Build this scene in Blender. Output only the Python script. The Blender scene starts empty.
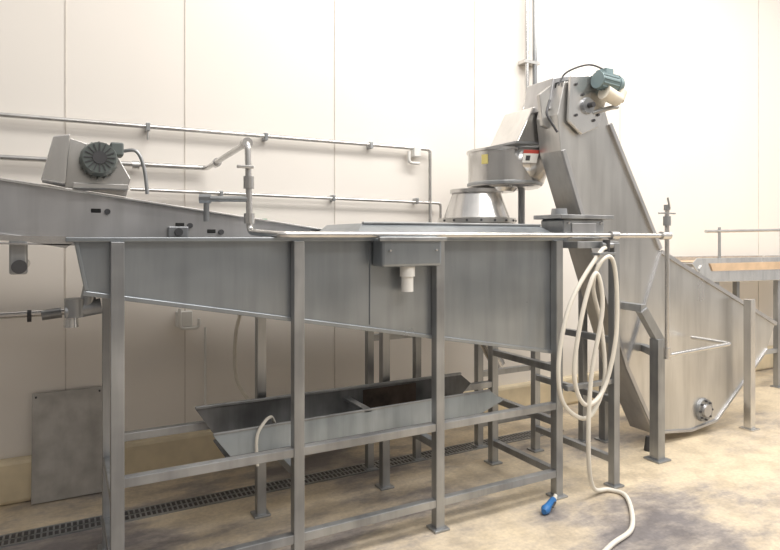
import bpy, bmesh, math, random
from mathutils import Vector, Matrix
random.seed(4)
S=bpy.context.scene
COL=S.collection

# ------------------------------------------------ materials
def new_mat(name):
    m=bpy.data.materials.new(name); m.use_nodes=True
    nt=m.node_tree; b=nt.nodes['Principled BSDF']
    return m,nt,b
def ramp(nt,fac,stops):
    r=nt.nodes.new('ShaderNodeValToRGB'); nt.links.new(fac,r.inputs[0])
    while len(r.color_ramp.elements)<len(stops): r.color_ramp.elements.new(.5)
    for e,(p,c) in zip(r.color_ramp.elements,stops):
        e.position=p; e.color=(c[0],c[1],c[2],1)
    return r.outputs[0]
def noise(nt,scale,detail=4,stretch=(1,1,1),rough=.55):
    tc=nt.nodes.new('ShaderNodeTexCoord'); mp=nt.nodes.new('ShaderNodeMapping')
    mp.inputs['Scale'].default_value=stretch
    nt.links.new(tc.outputs['Object'],mp.inputs[0])
    n=nt.nodes.new('ShaderNodeTexNoise'); n.inputs['Scale'].default_value=scale
    n.inputs['Detail'].default_value=detail; n.inputs['Roughness'].default_value=rough
    nt.links.new(mp.outputs[0],n.inputs['Vector'])
    return n.outputs[0]
def mult(nt,a,b,f=1.):
    mx=nt.nodes.new('ShaderNodeMixRGB'); mx.blend_type='MULTIPLY'; mx.inputs[0].default_value=f
    nt.links.new(a,mx.inputs[1]); nt.links.new(b,mx.inputs[2]); return mx.outputs[0]
def metal(name,lo,hi,metallic=.75,r=(.28,.5),scale=3,stretch=(1,1,1),bump=.0,streak=.35):
    m,nt,b=new_mat(name)
    n=noise(nt,scale,3,stretch,.5)
    base=ramp(nt,n,[(.35,lo),(.65,hi)])
    s=noise(nt,5,4,(2.2,2.2,.22),.6)      # vertical run-off streaks
    sc=ramp(nt,s,[(.36,(1-streak,1-streak,1-streak)),(.56,(1,1,1))])
    nt.links.new(mult(nt,base,sc,.8),b.inputs['Base Color'])
    n2=noise(nt,scale*2,4,stretch)
    mr=nt.nodes.new('ShaderNodeMapRange'); nt.links.new(n2,mr.inputs[0])
    mr.inputs['To Min'].default_value=r[0]; mr.inputs['To Max'].default_value=r[1]
    nt.links.new(mr.outputs[0],b.inputs['Roughness'])
    b.inputs['Metallic'].default_value=metallic
    if bump:
        n3=noise(nt,1.3,1); bp=nt.nodes.new('ShaderNodeBump'); bp.inputs['Strength'].default_value=bump
        bp.inputs['Distance'].default_value=.05
        nt.links.new(n3,bp.inputs['Height']); nt.links.new(bp.outputs[0],b.inputs['Normal'])
    return m
def plain(name,c,rough=.5,metallic=0.,var=.12,scale=8):
    m,nt,b=new_mat(name)
    n=noise(nt,scale,4)
    lo=[v*(1-var) for v in c]; hi=[min(1,v*(1+var)) for v in c]
    nt.links.new(ramp(nt,n,[(.3,lo),(.7,hi)]),b.inputs['Base Color'])
    b.inputs['Roughness'].default_value=rough; b.inputs['Metallic'].default_value=metallic
    return m
M_tank=metal('steel_tank',(.285,.31,.335),(.41,.435,.46),.7,(.22,.4),1.4,(1,1,1.5),.35,.14)
M_frame=metal('steel_frame',(.30,.31,.325),(.46,.47,.48),.7,(.25,.45),3,streak=.25)
M_light=metal('steel_bright',(.60,.59,.58),(.74,.73,.71),.88,(.16,.32),2,streak=.15)
M_elev=metal('steel_elevator',(.49,.48,.465),(.66,.65,.63),.82,(.22,.4),1.6,(1,1,.7),.4,.18)
M_conv=metal('steel_conveyor',(.42,.42,.43),(.55,.545,.55),.72,(.25,.42),2,(1,1,1),.3,.14)
M_dark=plain('dark_steel',(.07,.07,.075),.5,.3)
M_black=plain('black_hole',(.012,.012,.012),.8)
M_rust=plain('stained_interior',(.12,.085,.065),.7,.2,.6,5)
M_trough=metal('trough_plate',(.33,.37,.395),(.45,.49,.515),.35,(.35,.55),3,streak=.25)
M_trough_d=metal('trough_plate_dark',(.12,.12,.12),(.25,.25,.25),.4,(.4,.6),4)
M_pvc=plain('white_pvc',(.80,.79,.76),.4,0,.04)
M_hose=plain('hose_rubber',(.76,.72,.64),.5,0,.06)
M_motor=plain('motor_green_grey',(.13,.15,.145),.45,.2)
M_motorb=plain('motor_teal',(.19,.26,.275),.45,.1)
M_cream=plain('cream_plastic',(.75,.69,.58),.45)
M_yel=plain('yellow_label',(.70,.60,.22),.5)
M_white=plain('white_label',(.85,.84,.8),.5,0,.03)
M_red=plain('red_label',(.55,.08,.06),.5)
M_blue=plain('blue_grip',(.03,.16,.42),.45)
M_belt=plain('tan_belt',(.62,.45,.30),.6)
M_green=plain('green_label',(.03,.3,.12),.5)
M_sheet=metal('sheet_galv',(.40,.38,.355),(.54,.52,.49),.4,(.4,.6),9,streak=.12)

M_wall,nt,b=new_mat('wall_paint')
n=noise(nt,.5,3); nt.links.new(ramp(nt,n,[(.3,(.845,.795,.735)),(.7,(.885,.84,.785))]),b.inputs['Base Color'])
b.inputs['Roughness'].default_value=.4
M_seam=plain('wall_seam',(.66,.61,.55),.6)
M_wall2=plain('wall_unseen_grey',(.32,.315,.31),.6)  # grey of the unseen walls, there to darken reflections in the steel
# floor
M_floor,nt,b=new_mat('floor_epoxy')
n=noise(nt,.9,8,(1,1.9,1),.66)
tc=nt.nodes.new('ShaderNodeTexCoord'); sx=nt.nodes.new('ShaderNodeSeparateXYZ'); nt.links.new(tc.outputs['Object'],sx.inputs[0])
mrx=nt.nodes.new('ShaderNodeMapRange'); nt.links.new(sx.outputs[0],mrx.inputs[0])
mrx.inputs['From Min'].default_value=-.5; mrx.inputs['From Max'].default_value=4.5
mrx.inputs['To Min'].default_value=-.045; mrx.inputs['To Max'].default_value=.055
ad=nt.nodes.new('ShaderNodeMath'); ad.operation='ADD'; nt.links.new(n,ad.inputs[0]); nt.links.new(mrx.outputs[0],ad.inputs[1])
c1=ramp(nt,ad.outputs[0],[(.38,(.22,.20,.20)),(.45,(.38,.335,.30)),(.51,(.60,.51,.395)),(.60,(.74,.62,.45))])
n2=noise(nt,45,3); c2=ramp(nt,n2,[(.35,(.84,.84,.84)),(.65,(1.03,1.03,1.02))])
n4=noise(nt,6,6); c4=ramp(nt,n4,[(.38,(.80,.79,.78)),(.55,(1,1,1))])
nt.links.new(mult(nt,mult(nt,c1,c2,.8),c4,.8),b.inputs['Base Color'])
n3=noise(nt,3,5); mr=nt.nodes.new('ShaderNodeMapRange'); nt.links.new(n3,mr.inputs[0])
mr.inputs['To Min'].default_value=.2; mr.inputs['To Max'].default_value=.65; nt.links.new(mr.outputs[0],b.inputs['Roughness'])
M_curb=plain('curb_epoxy',(.74,.63,.44),.5,0,.2,3)

# ------------------------------------------------ geometry helpers
def empty(name,loc=(0,0,0)):
    o=bpy.data.objects.new(name,None); o.location=loc; COL.objects.link(o); return o
def mesh_obj(name,bm,mat,parent=None,smooth=False,bevel=0):
    bmesh.ops.recalc_face_normals(bm,faces=bm.faces)
    me=bpy.data.meshes.new(name); bm.to_mesh(me); bm.free()
    me.materials.append(mat)
    o=bpy.data.objects.new(name,me); COL.objects.link(o)
    if parent is not None: o.parent=parent
    if smooth:
        for p in me.polygons: p.use_smooth=True
        md=o.modifiers.new('es','EDGE_SPLIT'); md.split_angle=math.radians(40)
    if bevel:
        md=o.modifiers.new('bv','BEVEL'); md.width=bevel; md.segments=2; md.limit_method='ANGLE'
    return o
def box(par,name,x0,x1,y0,y1,z0,z1,mat,bevel=.003):
    bm=bmesh.new(); bmesh.ops.create_cube(bm,size=1)
    for v in bm.verts:
        v.co=Vector(((x0+x1)/2+v.co.x*(x1-x0),(y0+y1)/2+v.co.y*(y1-y0),(z0+z1)/2+v.co.z*(z1-z0)))
    return mesh_obj(name,bm,mat,par,bevel=bevel)
def beam(par,name,a,b,w,h,mat,bevel=.003):
    a=Vector(a); b=Vector(b); d=(b-a); L=d.length; d.normalize()
    up=Vector((0,0,1)) if abs(d.z)<.95 else Vector((0,1,0))
    s=d.cross(up).normalized(); u=s.cross(d).normalized()
    bm=bmesh.new(); bmesh.ops.create_cube(bm,size=1)
    for v in bm.verts:
        c=v.co.copy(); v.co=(a+b)/2+d*c.x*L+s*c.y*w+u*c.z*h
    return mesh_obj(name,bm,mat,par,bevel=bevel)
def prism(par,name,poly,y0,y1,mat,bevel=.003):
    bm=bmesh.new()
    A=[bm.verts.new((x,y0,z)) for x,z in poly]; B=[bm.verts.new((x,y1,z)) for x,z in poly]
    bm.faces.new(A); bm.faces.new(B[::-1]); n=len(poly)
    for i in range(n): bm.faces.new((A[i],B[i],B[(i+1)%n],A[(i+1)%n]))
    return mesh_obj(name,bm,mat,par,bevel=bevel)
def cyl(par,name,a,b,r1,r2,mat,seg=28,bevel=0):
    a=Vector(a); b=Vector(b); d=b-a; L=d.length
    bm=bmesh.new(); bmesh.ops.create_cone(bm,cap_ends=True,segments=seg,radius1=r1,radius2=r2,depth=L)
    q=Vector((0,0,1)).rotation_difference(d.normalized()).to_matrix().to_4x4()
    bmesh.ops.transform(bm,matrix=Matrix.Translation((a+b)/2)@q,verts=bm.verts)
    return mesh_obj(name,bm,mat,par,smooth=True,bevel=bevel)
def lathe(par,name,prof,center,mat,axis=(0,0,1),seg=56,a0=0,a1=360):
    bm=bmesh.new(); rings=[]; full=(a1-a0)>=360
    N=seg if full else seg+1
    for r,z in prof:
        rings.append([bm.verts.new((r*math.cos(math.radians(a0+(a1-a0)*i/seg)),r*math.sin(math.radians(a0+(a1-a0)*i/seg)),z)) for i in range(N)])
    for k in range(len(rings)-1):
        for i in range(seg):
            j=(i+1)%N; bm.faces.new((rings[k][i],rings[k][j],rings[k+1][j],rings[k+1][i]))
    q=Vector((0,0,1)).rotation_difference(Vector(axis).normalized()).to_matrix().to_4x4()
    bmesh.ops.transform(bm,matrix=Matrix.Translation(Vector(center))@q,verts=bm.verts)
    return mesh_obj(name,bm,mat,par,smooth=True)
def tube(par,name,pts,r,mat,fillet=.03,smooth_path=False,seg=12):
    P=[Vector(p) for p in pts]
    if smooth_path:
        Q=[]
        for i in range(len(P)-1):
            p0=P[max(i-1,0)];p1=P[i];p2=P[i+1];p3=P[min(i+2,len(P)-1)]
            for k in range(8):
                t=k/8
                Q.append(.5*((2*p1)+(-p0+p2)*t+(2*p0-5*p1+4*p2-p3)*t*t+(-p0+3*p1-3*p2+p3)*t**3))
        Q.append(P[-1]); P=Q
    elif fillet and len(P)>2:
        Q=[P[0]]
        for i in range(1,len(P)-1):
            a=(P[i-1]-P[i]); c=(P[i+1]-P[i]); f=min(fillet,a.length*.45,c.length*.45)
            s=P[i]+a.normalized()*f; e=P[i]+c.normalized()*f
            for k in range(6):
                t=k/5; Q.append((1-t)**2*s+2*t*(1-t)*P[i]+t*t*e)
        Q.append(P[-1]); P=Q
    bm=bmesh.new(); rings=[]
    d=(P[1]-P[0]).normalized(); ref=Vector((0,0,1)) if abs(d.z)<.9 else Vector((1,0,0))
    nrm=d.cross(ref).normalized()
    for i,p in enumerate(P):
        t=(P[min(i+1,len(P)-1)]-P[max(i-1,0)]).normalized()
        nrm=(nrm-t*nrm.dot(t)).normalized(); bi=t.cross(nrm)
        rings.append([bm.verts.new(p+r*(math.cos(2*math.pi*k/seg)*nrm+math.sin(2*math.pi*k/seg)*bi)) for k in range(seg)])
    for k in range(len(rings)-1):
        for i in range(seg):
            j=(i+1)%seg; bm.faces.new((rings[k][i],rings[k][j],rings[k+1][j],rings[k+1][i]))
    bm.faces.new(rings[0][::-1]); bm.faces.new(rings[-1])
    return mesh_obj(name,bm,mat,par,smooth=True)
def leg(par,name,x,y,z0,z1,w=.05,mat=None,foot=True):
    box(par,name,x-w/2,x+w/2,y-w/2,y+w/2,z0,z1,mat or M_frame)
    if foot and z0<.05:
        box(par,name+'_foot',x-w*.9,x+w*.9,y-w*.9,y+w*.9,0,.012,mat or M_frame)
def bolts(par,name,pts,y,r,mat):
    for i,(x,z) in enumerate(pts):
        cyl(par,f'{name}_{i}',(x,y,z),(x,y-.012,z),r,r*.9,mat,8)

# ------------------------------------------------ room
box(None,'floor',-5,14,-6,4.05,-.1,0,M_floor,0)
box(None,'wall_back',-5,14,4.05,4.2,0,6,M_wall,0)
box(None,'wall_front_unseen',-5,14,-6.1,-6,0,4.2,M_wall2,0)  # unseen, behind the camera; added so the steel mirrors something darker
box(None,'wall_left_unseen',-5.1,-5,-6,4.05,0,4.2,M_wall2,0)  # unseen side wall, added for reflection contrast on the metal
box(None,'baseboard_back',-5,14,3.97,4.05,0,.25,M_curb,.025)
for i,x in enumerate([0,.68,1.73,2.99,4.72,7.0]):
    box(None,f'trim_{i+1}',x-.003,x+.003,4.046,4.052,.25,6,M_seam,0)

# floor drain grate
g=empty('floor_drain_grate')
box(g,'channel',-.8,3.3,3.46,3.57,0,.004,M_dark,0)
box(g,'rail_front',-.8,3.3,3.448,3.46,0,.007,M_frame,0)
box(g,'rail_back',-.8,3.3,3.57,3.582,0,.007,M_frame,0)
bm=bmesh.new()
for i in range(150):
    x=-.79+i*.0273
    r=bmesh.ops.create_cube(bm,size=1)
    for v in r['verts']: v.co=Vector((x+v.co.x*.009,3.515+v.co.y*.11,.005+v.co.z*.003))
r=bmesh.ops.create_cube(bm,size=1)
for v in r['verts']: v.co=Vector((1.25+v.co.x*4.1,3.515+v.co.y*.01,.005+v.co.z*.003))
mesh_obj('bars',bm,M_frame,g)

g=empty('steel_wall_panel')
o=box(g,'sheet',-.17,.20,4.02,4.035,.175,.60,M_sheet,.002)
for v in o.data.vertices:
    if v.co.z<.3: v.co.z=.005; v.co.y-=.11
bolts(g,'screw',[(-.15,.58),(.18,.58)],4.018,.006,M_dark)

# ------------------------------------------------ wall piping
g=empty('wall_water_pipe')
tube(g,'top_run',[(-2,4.0,2.19),(2.52,4.0,2.195),(2.52,4.0,1.45)],.014,M_light)
tube(g,'lower_run',[(.35,4.0,1.80),(2.62,4.0,1.775),(2.62,4.0,1.5)],.011,M_light)
for i,x in enumerate([-.5,.45,1.2,2.0]):
    box(g,f'clamp_{i}',x-.012,x+.012,3.98,4.05,2.165,2.215,M_frame)
tube(g,'clamp_drop',[(.45,4.0,2.19),(.45,4.0,2.11)],.008,M_light)
for i,x in enumerate([.9,1.7,2.4]):
    box(g,f'lower_clamp_{i}',x-.01,x+.01,3.985,4.05,1.765,1.81,M_frame)
box(g,'pvc_bracket',2.36,2.42,3.97,4.05,2.13,2.2,M_pvc)
tube(g,'pvc_conduit',[(2.33,4.0,2.17),(2.33,4.0,2.08),(2.42,4.0,2.08)],.012,M_pvc)
box(g,'label_green',1.05,1.2,3.97,3.985,1.60,1.63,M_green,0)

g=empty('tank_supply_pipe')
tube(g,'wall_run',[(-2,4.0,1.95),(.81,4.0,1.955),(.78,2.9,1.965),(.79,2.9,1.53),(.84,2.56,1.515),(3.42,2.56,1.515)],.0155,M_light,.035)
for nme,a,b_ in [('union_1',(.81,3.75,1.956),(.805,3.68,1.957)),('elbow_top',(.78,2.95,1.965),(.78,2.9,1.965)),
              ('tee_body',(.785,2.9,1.80),(.785,2.9,1.74)),('union_2',(.788,2.9,1.62),(.788,2.9,1.57)),('union_3',(2.9,2.56,1.515),(2.96,2.56,1.515)),
              ('union_4',(3.36,2.56,1.515),(3.44,2.56,1.515)),('union_5',(.40,4.0,1.95),(.36,4.0,1.95))]:
    cyl(g,nme,a,b_,.026,.026,M_light,16,.003)
tube(g,'branch',[(.785,2.9,1.69),(.60,2.98,1.69),(.60,2.98,1.58)],.014,M_frame)
cyl(g,'branch_nut',(.62,2.97,1.69),(.57,2.99,1.69),.024,.024,M_frame,8)
box(g,'valve_lever',.72,.80,2.86,2.88,1.835,1.85,M_light)
tube(g,'drop',[(3.42,2.56,1.69),(3.42,2.56,.74),(4.1,2.56,.76),(4.1,2.86,.76)],.014,M_light,.04)
cyl(g,'drop_valve',(3.42,2.56,1.64),(3.42,2.56,1.58),.024,.024,M_frame,12,.002)
cyl(g,'drop_cap',(3.42,2.56,1.715),(3.42,2.56,1.68),.02,.02,M_frame,12)
beam(g,'drop_handle',(3.34,2.56,1.66),(3.50,2.56,1.66),.014,.01,M_frame)
tube(g,'drop_lever',[(3.42,2.54,1.69),(3.40,2.54,1.76)],.006,M_frame)
cyl(g,'drop_elbow',(3.42,2.56,.79),(3.42,2.56,.72),.022,.022,M_light,12)

g=empty('wall_drain_pipe')
tube(g,'pipe',[(-2,3.95,1.05),(.02,3.95,1.075),(.25,3.95,1.075)],.02,M_light)
cyl(g,'coupling',(-.12,3.95,1.06),(-.02,3.95,1.07),.03,.03,M_frame)
cyl(g,'coupling_b',(-.19,3.95,1.06),(-.17,3.95,1.06),.034,.034,M_dark)
tube(g,'white_u_pipe',[(.64,4.0,1.05),(.64,4.0,.92),(.76,4.0,.92),(.76,4.0,.98)],.011,M_pvc)
box(g,'wall_box',.62,.72,4.0,4.05,.93,1.03,M_pvc,.006)
cyl(g,'long_vertical',(.80,4.01,.92),(.80,4.01,.25),.008,.008,M_pvc)

g=empty('ceiling_pipe_pair')
cyl(g,'pipe_a',(3.49,3.98,2.67),(3.49,3.98,6),.017,.017,M_light)
cyl(g,'pipe_b',(3.58,3.98,2.55),(3.58,3.98,6),.02,.02,M_frame)
tube(g,'offset',[(3.49,3.98,2.68),(3.45,3.98,2.6),(3.45,3.98,2.2)],.014,M_light)
box(g,'clamp',3.45,3.62,3.96,4.05,3.0,3.03,M_light)

# ------------------------------------------------ tank on frame
g=empty('wash_tank')
side=[(.03,1.5),(2.53,1.5),(2.50,.84),(.07,1.29)]
prism(g,'side_front',side,2.632,2.638,M_tank,0)
prism(g,'side_rear',side,3.158,3.164,M_tank,0)
def slab(par,name,a,b,y0,y1,t,mat):
    (x0,z0),(x1,z1)=a,b
    prism(par,name,[(x0,z0),(x1,z1),(x1,z1+t),(x0,z0+t)],y0,y1,mat,0)
slab(g,'floor_plate',(.07,1.287),(2.50,.837),2.632,3.164,.006,M_tank)
prism(g,'end_left',[(.03,1.5),(.036,1.5),(.076,1.29),(.07,1.29)],2.63,3.16,M_tank,0)
prism(g,'end_right',[(2.524,1.5),(2.53,1.5),(2.50,.84),(2.494,.84)],2.63,3.16,M_tank,0)
box(g,'top_flange_front',.0,2.56,2.60,2.645,1.485,1.503,M_tank)
box(g,'top_flange_rear',.0,2.56,3.15,3.20,1.485,1.503,M_tank)
beam(g,'bottom_lip',(.06,2.628,1.285),(2.50,2.628,.835),.014,.02,M_tank)
beam(g,'right_lip',(2.53,2.628,1.49),(2.50,2.628,.84),.014,.02,M_frame)
beam(g,'seam_0',(1.31,2.631,1.48),(1.31,2.631,1.075),.004,.012,M_tank)
beam(g,'angle_left',(.035,2.625,1.49),(.072,2.625,1.295),.014,.018,M_tank)
def lid(name,x0,x1,y0,z):
    bm=bmesh.new()
    pts=[(x0,2.60,1.503),(x1,2.60,1.503),(x1-.03,y0,z),(x0+.10,y0,z),(x0+.10,3.2,z),(x1-.03,3.2,z)]
    v=[bm.verts.new(p) for p in pts]; e=bm.verts.new((x0,3.2,1.503)); f=bm.verts.new((x1,3.2,1.503))
    bm.faces.new((v[0],v[1],v[2],v[3])); bm.faces.new((v[3],v[2],v[5],v[4]))
    bm.faces.new((v[0],v[3],v[4],e)); bm.faces.new((v[1],f,v[5],v[2])); bm.faces.new((v[4],v[5],f,e))
    mesh_obj(name,bm,M_tank,g,bevel=.003)
lid('lid_main',1.22,2.53,2.74,1.575)
prism(g,'lid_low',[(.92,1.503),(1.25,1.503),(1.25,1.53),(.98,1.53)],2.66,3.15,M_conv,.003)
beam(g,'lid_edge',(1.32,2.735,1.577),(2.5,2.735,1.577),.02,.012,M_frame)
box(g,'overflow_box',1.32,1.66,2.52,2.632,1.36,1.50,M_tank,.014)
beam(g,'overflow_box_lip',(1.30,2.515,1.495),(1.68,2.515,1.495),.02,.02,M_frame)
cyl(g,'overflow_collar',(1.49,2.575,1.36),(1.49,2.575,1.31),.038,.038,M_pvc,24,.004)
cyl(g,'overflow_drain',(1.49,2.575,1.32),(1.49,2.575,1.235),.03,.03,M_pvc,24,.003)
bolts(g,'box_bolt',[(1.36,1.44),(1.62,1.44)],2.518,.006,M_light)
cyl(g,'drain_neck',(.09,2.75,1.30),(.07,2.75,1.20),.028,.028,M_frame)
cyl(g,'drain_body',(.0,2.75,1.20),(.13,2.75,1.22),.032,.032,M_frame,20,.004)
cyl(g,'drain_flange',(.035,2.75,1.18),(.035,2.75,1.255),.04,.04,M_frame,20,.003)
cyl(g,'drain_out',(.02,2.75,1.20),(.02,2.75,1.14),.024,.028,M_light)
FX=[.18,.93,1.69,2.51]; YF=2.605; YR=3.195
for i,x in enumerate(FX):
    leg(g,f'leg_front_{i}',x,YF,0,1.485)
    leg(g,f'leg_rear_{i}',x,YR,0,1.485)
    box(g,f'cross_{i}',x-.02,x+.02,YF,YR,.41,.45,M_frame)
    if i in(0,3): box(g,f'cross_low_{i}',x-.02,x+.02,YF,YR,.12,.16,M_frame)
box(g,'cross_mid_r',2.49,2.53,YF,YR,.72,.76,M_frame)
for nm,y in(('front',YF),('rear',YR)):
    box(g,f'rail_{nm}',.18,2.51,y-.02,y+.02,.51,.55,M_frame)
box(g,'rail_low_front',.18,2.51,YF-.02,YF+.02,.12,.16,M_frame)

g=empty('inlet_chute')
prism(g,'side_front',[(-1.2,1.53),(.06,1.505),(.0,1.46),(-.15,1.49),(-1.2,1.50)],2.66,2.668,M_light,0)
prism(g,'side_rear',[(-1.2,1.53),(.06,1.505),(.0,1.46),(-.15,1.49),(-1.2,1.50)],3.08,3.088,M_light,0)
slab(g,'pan',(-1.2,1.50),(.05,1.47),2.66,3.088,.005,M_light)
box(g,'roller_bracket',-.19,-.13,2.70,2.74,1.36,1.50,M_frame,.008)
cyl(g,'roller_bearing',(-.155,2.70,1.39),(-.155,2.67,1.39),.026,.026,M_dark,24)
cyl(g,'roller',(-.155,2.72,1.39),(-.155,3.05,1.39),.02,.02,M_light,24)
leg(g,'post',-.8,2.9,0,1.5)

# ------------------------------------------------ lower trough
g=empty('catch_trough')
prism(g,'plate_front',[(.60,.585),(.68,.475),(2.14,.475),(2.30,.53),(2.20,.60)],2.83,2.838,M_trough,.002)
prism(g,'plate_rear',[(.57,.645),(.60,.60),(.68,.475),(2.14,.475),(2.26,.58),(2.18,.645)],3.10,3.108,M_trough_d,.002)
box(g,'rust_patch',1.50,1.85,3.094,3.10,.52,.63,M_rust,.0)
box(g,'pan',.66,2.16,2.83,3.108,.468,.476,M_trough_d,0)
beam(g,'rim_rear',(.57,3.1,.65),(2.18,3.1,.65),.02,.015,M_frame)
beam(g,'rim_front',(.60,2.832,.59),(2.20,2.832,.603),.012,.012,M_frame)
box(g,'strap',1.38,1.42,2.83,3.108,.585,.60,M_frame,0)
box(g,'support_a',.95,.99,2.80,3.14,.45,.468,M_frame,0)
box(g,'support_b',1.9,1.94,2.80,3.14,.45,.468,M_frame,0)
tube(g,'hose_end',[(.80,2.80,.42),(.80,2.81,.55),(.84,2.83,.61),(.90,2.90,.61),(.95,2.98,.52)],.008,M_hose,smooth_path=True)

# ------------------------------------------------ inclined conveyor
g=empty('inclined_conveyor')
def zt(x): return 1.755-.14*(x+.17)
x0,x1=-1.3,2.12
prism(g,'side_front',[(x0,zt(x0)),(x1,zt(x1)),(x1,zt(x1)-.25),(x0,zt(x0)-.25)],3.25,3.256,M_conv,0)
prism(g,'side_rear',[(x0,zt(x0)),(x1,zt(x1)),(x1,zt(x1)-.25),(x0,zt(x0)-.25)],3.72,3.726,M_conv,0)
beam(g,'top_flange',(x0,3.24,zt(x0)),(x1,3.24,zt(x1)),.03,.012,M_light)
beam(g,'bottom_flange',(x0,3.24,zt(x0)-.25),(x1,3.24,zt(x1)-.25),.03,.012,M_conv)
prism(g,'belt',[(x0,zt(x0)-.06),(x1,zt(x1)-.06),(x1,zt(x1)-.075),(x0,zt(x0)-.075)],3.27,3.71,M_dark,0)
for i,x in enumerate([.13,.52,.68]):
    z=zt(x)-.08-(.01*i)
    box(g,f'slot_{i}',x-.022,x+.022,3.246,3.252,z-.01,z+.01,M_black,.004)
    cyl(g,f'slot_boss_{i}',(x+.05,3.25,z-.004),(x+.05,3.235,z-.004),.014,.014,M_dark,12)
box(g,'bearing_block',.46,.56,3.225,3.25,1.50,1.56,M_frame,.006)
cyl(g,'bearing',(.51,3.225,1.53),(.51,3.21,1.53),.02,.02,M_dark)
for i,(x,y) in enumerate([(1.74,3.5),(2.1,3.5),(-1.1,3.3),(-1.1,3.69)]):
    leg(g,f'leg_{i}',x,y,0,(1.2 if x>0 else 1.6),.045)
box(g,'stand_rail_a',1.74,2.1,3.48,3.52,.83,.87,M_frame)
box(g,'stand_rail_b',1.74,2.1,3.48,3.52,.45,.49,M_frame)
box(g,'leg_tie',1.72,2.12,3.26,3.72,1.17,1.2,M_frame)

g=empty('conveyor_drive_motor')
prism(g,'bracket_plate',[(-.10,1.765),(-.05,1.97),(.02,1.985),(.22,1.93),(.29,1.80),(.27,1.71),(.0,1.745)],3.30,3.31,M_light,.003)
prism(g,'cover_side',[(-.10,1.765),(-.05,1.97),(.02,1.985),(-.0,1.75)],3.16,3.30,M_light,.006)
box(g,'base_foot',.03,.27,3.17,3.36,1.735,1.76,M_light)
cyl(g,'motor_body',(.14,3.16,1.875),(.14,3.40,1.875),.075,.075,M_motor,32,.004)
cyl(g,'fan_cowl',(.14,3.10,1.875),(.14,3.17,1.875),.072,.082,M_motor,32,.006)
cyl(g,'fan_hub',(.14,3.094,1.875),(.14,3.102,1.875),.03,.03,M_dark,20)
for i in range(16):
    a=i*math.pi/8
    p=Vector((.14+.08*math.cos(a),3.28,1.875+.08*math.sin(a)))
    beam(g,f'fin_{i}',(p.x,3.18,p.z),(p.x,3.38,p.z),.006,.012,M_motor,0)
    beam(g,f'grille_{i}',(.14+.03*math.cos(a),3.098,1.875+.03*math.sin(a)),(.14+.066*math.cos(a),3.098,1.875+.066*math.sin(a)),.005,.005,M_dark,0)
box(g,'terminal_box',.19,.25,3.19,3.29,1.90,1.965,M_motor,.008)
cyl(g,'gearbox',(.14,3.40,1.87),(.14,3.5,1.87),.09,.09,M_light,24,.006)
tube(g,'cable',[(.25,3.24,1.93),(.31,3.22,1.93),(.345,3.22,1.85),(.36,3.22,1.72)],.009,M_frame,smooth_path=True)

# ------------------------------------------------ platform + spinner
g=empty('machine_stand')
for i,(x,y) in enumerate([(2.92,2.55),(2.92,3.24),(3.36,3.22),(2.62,3.5),(3.36,3.5)]):
    leg(g,f'leg_{i}',x,y,0,1.47,.048)
box(g,'top_rail_f',2.60,3.38,3.20,3.25,1.44,1.48,M_frame)
box(g,'top_rail_l',2.60,2.94,2.53,2.58,1.44,1.48,M_frame)
box(g,'top_rail_m',2.60,2.64,2.58,3.50,1.44,1.48,M_frame)
box(g,'deck',2.2,3.38,3.21,3.80,1.48,1.50,M_dark)
box(g,'mid_rail_a',2.62,3.36,3.48,3.52,.86,.90,M_frame)
box(g,'mid_rail_b',2.62,3.36,3.48,3.52,.50,.54,M_frame)
box(g,'mid_rail_c',2.90,2.94,2.55,3.24,.50,.54,M_frame)
box(g,'mid_rail_d',2.90,2.94,2.55,3.24,.86,.90,M_frame)
box(g,'mid_rail_f',2.53,2.92,2.54,2.57,.62,.65,M_frame)
box(g,'low_rail',2.62,3.36,3.48,3.52,.14,.18,M_frame)
box(g,'low_rail_c',2.90,2.94,2.55,3.24,.14,.18,M_frame)
box(g,'gear_plate_top',2.56,3.00,2.62,2.86,1.615,1.640,M_frame)
box(g,'gear_housing',2.60,2.94,2.64,2.84,1.48,1.615,M_frame,.012)
box(g,'gear_side_door',2.66,2.86,2.632,2.64,1.51,1.59,M_conv,.006)
cyl(g,'gear_cap',(2.66,2.74,1.64),(2.66,2.74,1.68),.05,.045,M_frame,24,.005)
bolts(g,'gear_bolt',[(2.63,1.59),(2.90,1.59),(2.63,1.50),(2.90,1.50)],2.638,.008,M_light)
tube(g,'discharge_spout',[(2.50,3.36,1.15),(2.50,3.34,.95),(2.54,3.32,.8),(2.64,3.30,.62)],.05,M_light,smooth_path=True)
cyl(g,'spout_ring',(2.50,3.36,1.12),(2.50,3.36,1.18),.062,.062,M_frame)
box(g,'spout_riser',2.46,2.54,3.32,3.40,1.18,1.48,M_frame)

g=empty('centrifugal_spinner')
cx,cy=2.60,3.50
lathe(g,'base_cone',[(0.0,1.502),(.26,1.502),(.26,1.61),(.255,1.635),(.235,1.645),(.18,1.80),(.175,1.815),(.19,1.82),(.19,1.845),(.0,1.85)],(cx,cy,0),M_light)
lathe(g,'base_band',[(.265,1.605),(.275,1.605),(.275,1.64),(.265,1.64)],(cx,cy,0),M_elev)
lathe(g,'base_ring_low',[(.262,1.53),(.272,1.53),(.272,1.55),(.262,1.55)],(cx,cy,0),M_frame)
for i in range(10):
    a=math.pi*(1.0+i/9.0)
    cyl(g,f'bolt_{i}',(cx+.268*math.cos(a),cy+.268*math.sin(a),1.622),(cx+.282*math.cos(a),cy+.282*math.sin(a),1.622),.008,.008,M_dark,8)
bx,by=2.78,3.41
lathe(g,'drum',[(0,1.855),(.24,1.855),(.258,1.865),(.262,2.10),(.272,2.105),(.272,2.12),(.254,2.12),(.245,1.89),(0,1.88)],(bx,by,0),M_light)
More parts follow.
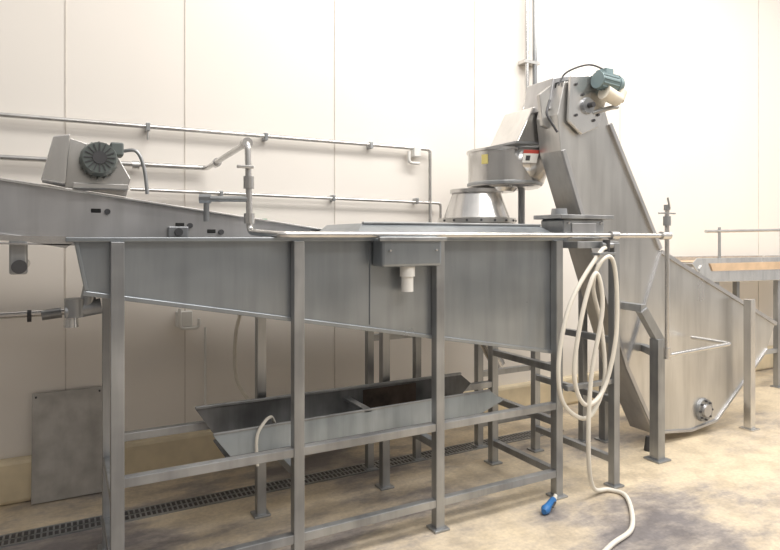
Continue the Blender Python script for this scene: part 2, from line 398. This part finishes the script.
lathe(g,'drum_seam',[(.262,1.87),(.267,1.875),(.267,1.89),(.262,1.895)],(bx,by,0),M_frame)
def lp(t,h,off=.0):
    a=math.radians(t); T=Vector((bx+.07+.31*math.cos(a),by+.30*math.sin(a),2.122)); B=Vector((bx+.04+.235*math.cos(a),by+.25*math.sin(a),1.885))
    n=Vector((math.cos(a),math.sin(a),-.2)).normalized(); return B.lerp(T,h)+n*off
def patch(name,t0,t1,h0,h1,mat,off=.008,N=12,solid=0):
    bm=bmesh.new(); r0=[bm.verts.new(lp(t0+(t1-t0)*i/N,h0,off)) for i in range(N+1)]; r1=[bm.verts.new(lp(t0+(t1-t0)*i/N,h1,off)) for i in range(N+1)]
    for i in range(N): bm.faces.new((r0[i],r0[i+1],r1[i+1],r1[i]))
    o=mesh_obj(name,bm,mat,g,smooth=True)
    if solid:
        md=o.modifiers.new('so','SOLIDIFY'); md.thickness=solid; md.offset=0
patch('flared_lip',235,345,0,1,M_light,0,16,.006)
patch('flared_rim',235,345,.96,1.0,M_frame,.004,16,.008)
lathe(g,'label_yellow',[(.2635,2.01),(.2650,2.01),(.2655,2.075),(.2640,2.075)],(bx,by,0),M_yel,seg=6,a0=195,a1=206)
patch('label_white',246,268,.54,.80,M_white); patch('label_red',246,268,.80,.90,M_red); patch('label_mark',250,256,.60,.74,M_dark,.010)
cyl(g,'neck',(bx-.07,by+.04,1.83),(bx-.07,by+.04,1.87),.15,.18,M_light)
cyl(g,'side_arm',(2.93,3.40,1.88),(2.93,3.40,1.5),.025,.025,M_frame)

# ------------------------------------------------ elevator
g=empty('bucket_elevator')
Y0,Y1=2.90,3.10
trunk=[(2.80,2.30),(2.86,2.52),(3.12,2.56),(3.24,2.36),(3.30,2.21),(3.80,1.41),(3.43,.59),(2.83,2.07)]
boot=[(3.80,1.41),(5.25,.79),(5.12,.57),(4.44,.07),(4.14,.04),(3.72,.09),(3.43,.59)]
prism(g,'trunk',trunk,Y0,Y1,M_elev,.004)
prism(g,'boot',boot,Y0-.005,Y1,M_elev,.004)
def strip(name,pts,w=.03):
    for i in range(len(pts)-1):
        a,b_=pts[i],pts[i+1]
        beam(g,f'{name}_{i}',(a[0],Y0-.008,a[1]),(b_[0],Y0-.008,b_[1]),.02,w,M_conv,.002)
strip('edge_right',[(3.27,2.28),(3.79,1.42)],.03)
strip('edge_left',[(2.84,2.07),(3.44,.60),(3.73,.11)],.03)
strip('edge_hop',[(3.80,1.40),(5.25,.78)],.03)
strip('edge_bot',[(3.73,.10),(4.14,.055),(4.44,.085),(5.12,.58)],.02)
strip('seam',[(3.44,.62),(3.79,1.40)],.016)
cyl(g,'boot_cap',(4.28,Y0-.03,.19),(4.28,Y0,.19),.085,.09,M_frame,32,.005)
cyl(g,'boot_cap_hub',(4.28,Y0-.05,.19),(4.28,Y0-.03,.19),.045,.05,M_conv,24,.004)
for i in range(8):
    a=i*math.pi/4
    cyl(g,f'cap_bolt_{i}',(4.28+.07*math.cos(a),Y0-.03,.19+.07*math.sin(a)),(4.28+.07*math.cos(a),Y0-.042,.19+.07*math.sin(a)),.008,.008,M_dark,8)
prism(g,'drive_plate',[(2.86,2.26),(2.88,2.55),(3.13,2.585),(3.20,2.42),(3.13,2.24),(2.98,2.18)],2.86,2.885,M_light,.004)
cyl(g,'head_bearing',(3.02,2.84,2.37),(3.02,2.87,2.37),.05,.06,M_frame,24,.004)
cyl(g,'head_shaft',(3.02,2.80,2.37),(3.02,2.86,2.37),.018,.018,M_dark)
bolts(g,'plate_bolt',[(2.92,2.5),(3.10,2.52),(2.92,2.3),(3.12,2.32),(2.98,2.44),(3.08,2.28)],2.86,.010,M_dark)
cyl(g,'motor',(3.04,2.79,2.53),(3.20,2.79,2.52),.055,.055,M_motorb,28,.006)
cyl(g,'motor_cowl',(3.20,2.79,2.52),(3.24,2.79,2.517),.06,.052,M_motorb,28,.006)
for i in range(14):
    a=i*math.pi/7
    beam(g,f'motor_fin_{i}',(3.05,2.79+.057*math.cos(a),2.53+.057*math.sin(a)),(3.19,2.79+.057*math.cos(a),2.521+.057*math.sin(a)),.005,.008,M_motorb,0)
cyl(g,'gear_head',(3.09,2.78,2.455),(3.22,2.78,2.415),.05,.045,M_cream,24,.008)
cyl(g,'gear_head_b',(3.22,2.78,2.415),(3.25,2.78,2.475),.04,.04,M_cream,24,.008)
box(g,'motor_box',3.09,3.16,2.76,2.85,2.57,2.61,M_motorb,.006)
tube(g,'motor_bracket',[(3.08,2.87,2.33),(3.2,2.82,2.37),(3.26,2.82,2.38)],.015,M_frame)
tube(g,'motor_cable',[(3.14,2.80,2.60),(3.03,2.85,2.64),(2.9,2.92,2.59),(2.84,2.93,2.5)],.006,M_dark,smooth_path=True)
tube(g,'trunk_stay',[(2.78,2.88,2.18),(2.72,2.92,2.3),(2.78,2.95,2.4)],.008,M_dark)
prism(g,'hood',[(2.65,2.14),(2.79,2.39),(3.03,2.42),(3.07,2.16)],3.12,3.42,M_light,.006)
prism(g,'hood_flange',[(2.63,2.13),(3.09,2.15),(3.09,2.165),(2.63,2.145)],3.11,3.44,M_frame,0)
prism(g,'elevator_throat',[(2.80,2.35),(2.84,2.56),(3.0,2.60),(3.03,2.30)],2.98,3.24,M_conv,.006)
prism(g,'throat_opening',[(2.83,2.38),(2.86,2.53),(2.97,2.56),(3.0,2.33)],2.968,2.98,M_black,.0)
prism(g,'throat_front',[(2.73,2.44),(2.84,2.52),(2.92,2.30),(2.88,2.2),(2.76,2.24)],2.99,3.02,M_elev,.003)
leg(g,'post_front',3.52,2.71,0,.82,.07)
beam(g,'post_arm',(3.40,2.74,1.02),(3.54,2.71,.80),.06,.06,M_frame)
beam(g,'post_tie',(3.40,2.72,1.03),(3.42,2.90,1.03),.05,.05,M_frame)
beam(g,'post_tie2',(3.52,2.72,.72),(3.62,2.90,.72),.05,.05,M_frame)
leg(g,'post_rear',3.52,3.16,0,.95,.06)
leg(g,'post_right',4.72,2.80,0,1.02,.06,M_light)
leg(g,'post_right_rear',4.72,3.16,0,.9,.05)
cyl(g,'foot_pad',(3.62,2.86,.10),(3.62,2.86,.0),.018,.03,M_dark)

# ------------------------------------------------ sorting table right
g=empty('sorting_table')
prism(g,'side',[(4.95,1.32),(4.88,1.27),(5.05,1.10),(7.5,1.06),(7.5,1.30)],3.40,3.41,M_light,.004)
prism(g,'side_rear',[(4.95,1.32),(4.88,1.27),(5.05,1.10),(7.5,1.06),(7.5,1.30)],3.92,3.93,M_light,.004)
prism(g,'bed',[(4.95,1.27),(5.06,1.12),(7.5,1.08),(7.5,1.26)],3.41,3.92,M_conv,.004)
prism(g,'belt',[(5.1,1.275),(5.15,1.262),(7.5,1.262),(7.5,1.275)],3.44,3.9,M_belt,0)
prism(g,'belt_side',[(5.12,1.27),(5.16,1.20),(7.5,1.18),(7.5,1.26)],3.39,3.40,M_belt,0)
cyl(g,'roller',(5.02,3.39,1.21),(5.02,3.94,1.21),.05,.05,M_light,28)
for i,x in enumerate([5.3,6.3,7.3]):
    leg(g,f'leg_{i}',x,3.46,0,1.1,.05); leg(g,f'leg_r{i}',x,3.88,0,1.1,.05)
    box(g,f'guard_post_{i}',x-.01,x+.01,3.41,3.43,1.3,1.6,M_frame)
box(g,'low_rail',5.3,7.3,3.44,3.48,.35,.39,M_frame)
tube(g,'guard_rail',[(5.1,3.42,1.56),(7.5,3.42,1.60)],.014,M_light)

# ------------------------------------------------ hoses
g=empty('coiled_wash_hose')
Y=2.49
tube(g,'hose',[(2.80,2.50,1.44),(2.74,Y,1.42),(2.56,Y,1.22),(2.46,Y,1.03),(2.41,Y,.76),(2.46,Y,.56),(2.64,Y,.47),(2.77,Y,.66),(2.76,Y+.01,.97),(2.69,Y+.01,1.22),(2.72,Y-.02,1.36),(2.80,Y-.03,1.38),
   (2.84,Y-.03,1.2),(2.83,Y-.03,.9),(2.74,Y-.02,.62),(2.58,Y-.03,.56),(2.50,Y-.03,.75),(2.56,Y-.04,1.1),(2.66,Y-.04,1.30),(2.70,Y-.05,1.1),(2.62,Y-.04,.7),(2.60,Y-.04,.3),(2.68,Y,.06),(2.82,2.5,.016),(2.83,2.38,.015),(2.56,2.12,.015),(2.31,2.04,.015),(1.95,1.9,.015)],.0125,M_hose,smooth_path=True)
box(g,'hook',2.70,2.84,2.46,2.53,1.40,1.415,M_frame)
cyl(g,'tap_body',(2.80,2.50,1.49),(2.80,2.50,1.42),.022,.018,M_dark,16)
cyl(g,'tap_nut',(2.76,2.50,1.46),(2.85,2.50,1.46),.014,.014,M_frame,12)
g=empty('hose_spray_nozzle')
tube(g,'tail',[(2.62,2.72,.2),(2.60,2.70,.05),(2.52,2.62,.016),(2.40,2.52,.02)],.012,M_hose,smooth_path=True)
cyl(g,'grip',(2.42,2.54,.022),(2.30,2.47,.022),.019,.022,M_blue,20,.003)
cyl(g,'tip',(2.30,2.47,.022),(2.27,2.452,.022),.026,.014,M_blue,20,.002)
beam(g,'trigger',(2.40,2.50,.03),(2.33,2.45,.035),.01,.008,M_dark)
g=empty('drain_hose')
tube(g,'hose',[(.98,3.8,1.2),(.98,3.8,1.05),(.945,3.8,.88),(.95,3.8,.62),(1.03,3.78,.46),(1.15,3.76,.3),(1.25,3.74,.03)],.012,M_hose,smooth_path=True)

# ------------------------------------------------ lights
def area(name,loc,sx,sy,power,color,rot=(0,0,0)):
    l=bpy.data.lights.new(name,'AREA'); l.shape='RECTANGLE'; l.size=sx; l.size_y=sy; l.energy=power; l.color=color
    o=bpy.data.objects.new(name,l); o.location=loc; o.rotation_euler=rot; COL.objects.link(o)
area('ceiling_light_1',(3.2,1.9,5.0),5,1.0,205,(1,.965,.915))
area('ceiling_light_2',(3.5,-1.5,5.2),6,1.2,235,(1,.965,.915))
area('ceiling_light_3',(8,1.0,5.2),4,1.2,150,(1,.965,.915))
w=bpy.data.worlds.new('world'); w.use_nodes=True; S.world=w
w.node_tree.nodes['Background'].inputs[0].default_value=(1,.975,.945,1)
w.node_tree.nodes['Background'].inputs[1].default_value=.72

S.view_settings.view_transform='Standard'
# ------------------------------------------------ camera
c=bpy.data.cameras.new('camera'); c.sensor_width=36; c.lens=600/780*36; c.shift_y=-37/780
co=bpy.data.objects.new('camera',c); COL.objects.link(co)
co.location=(0,0,1.5); co.rotation_euler=(math.radians(90),0,math.radians(-28.4))
S.camera=co
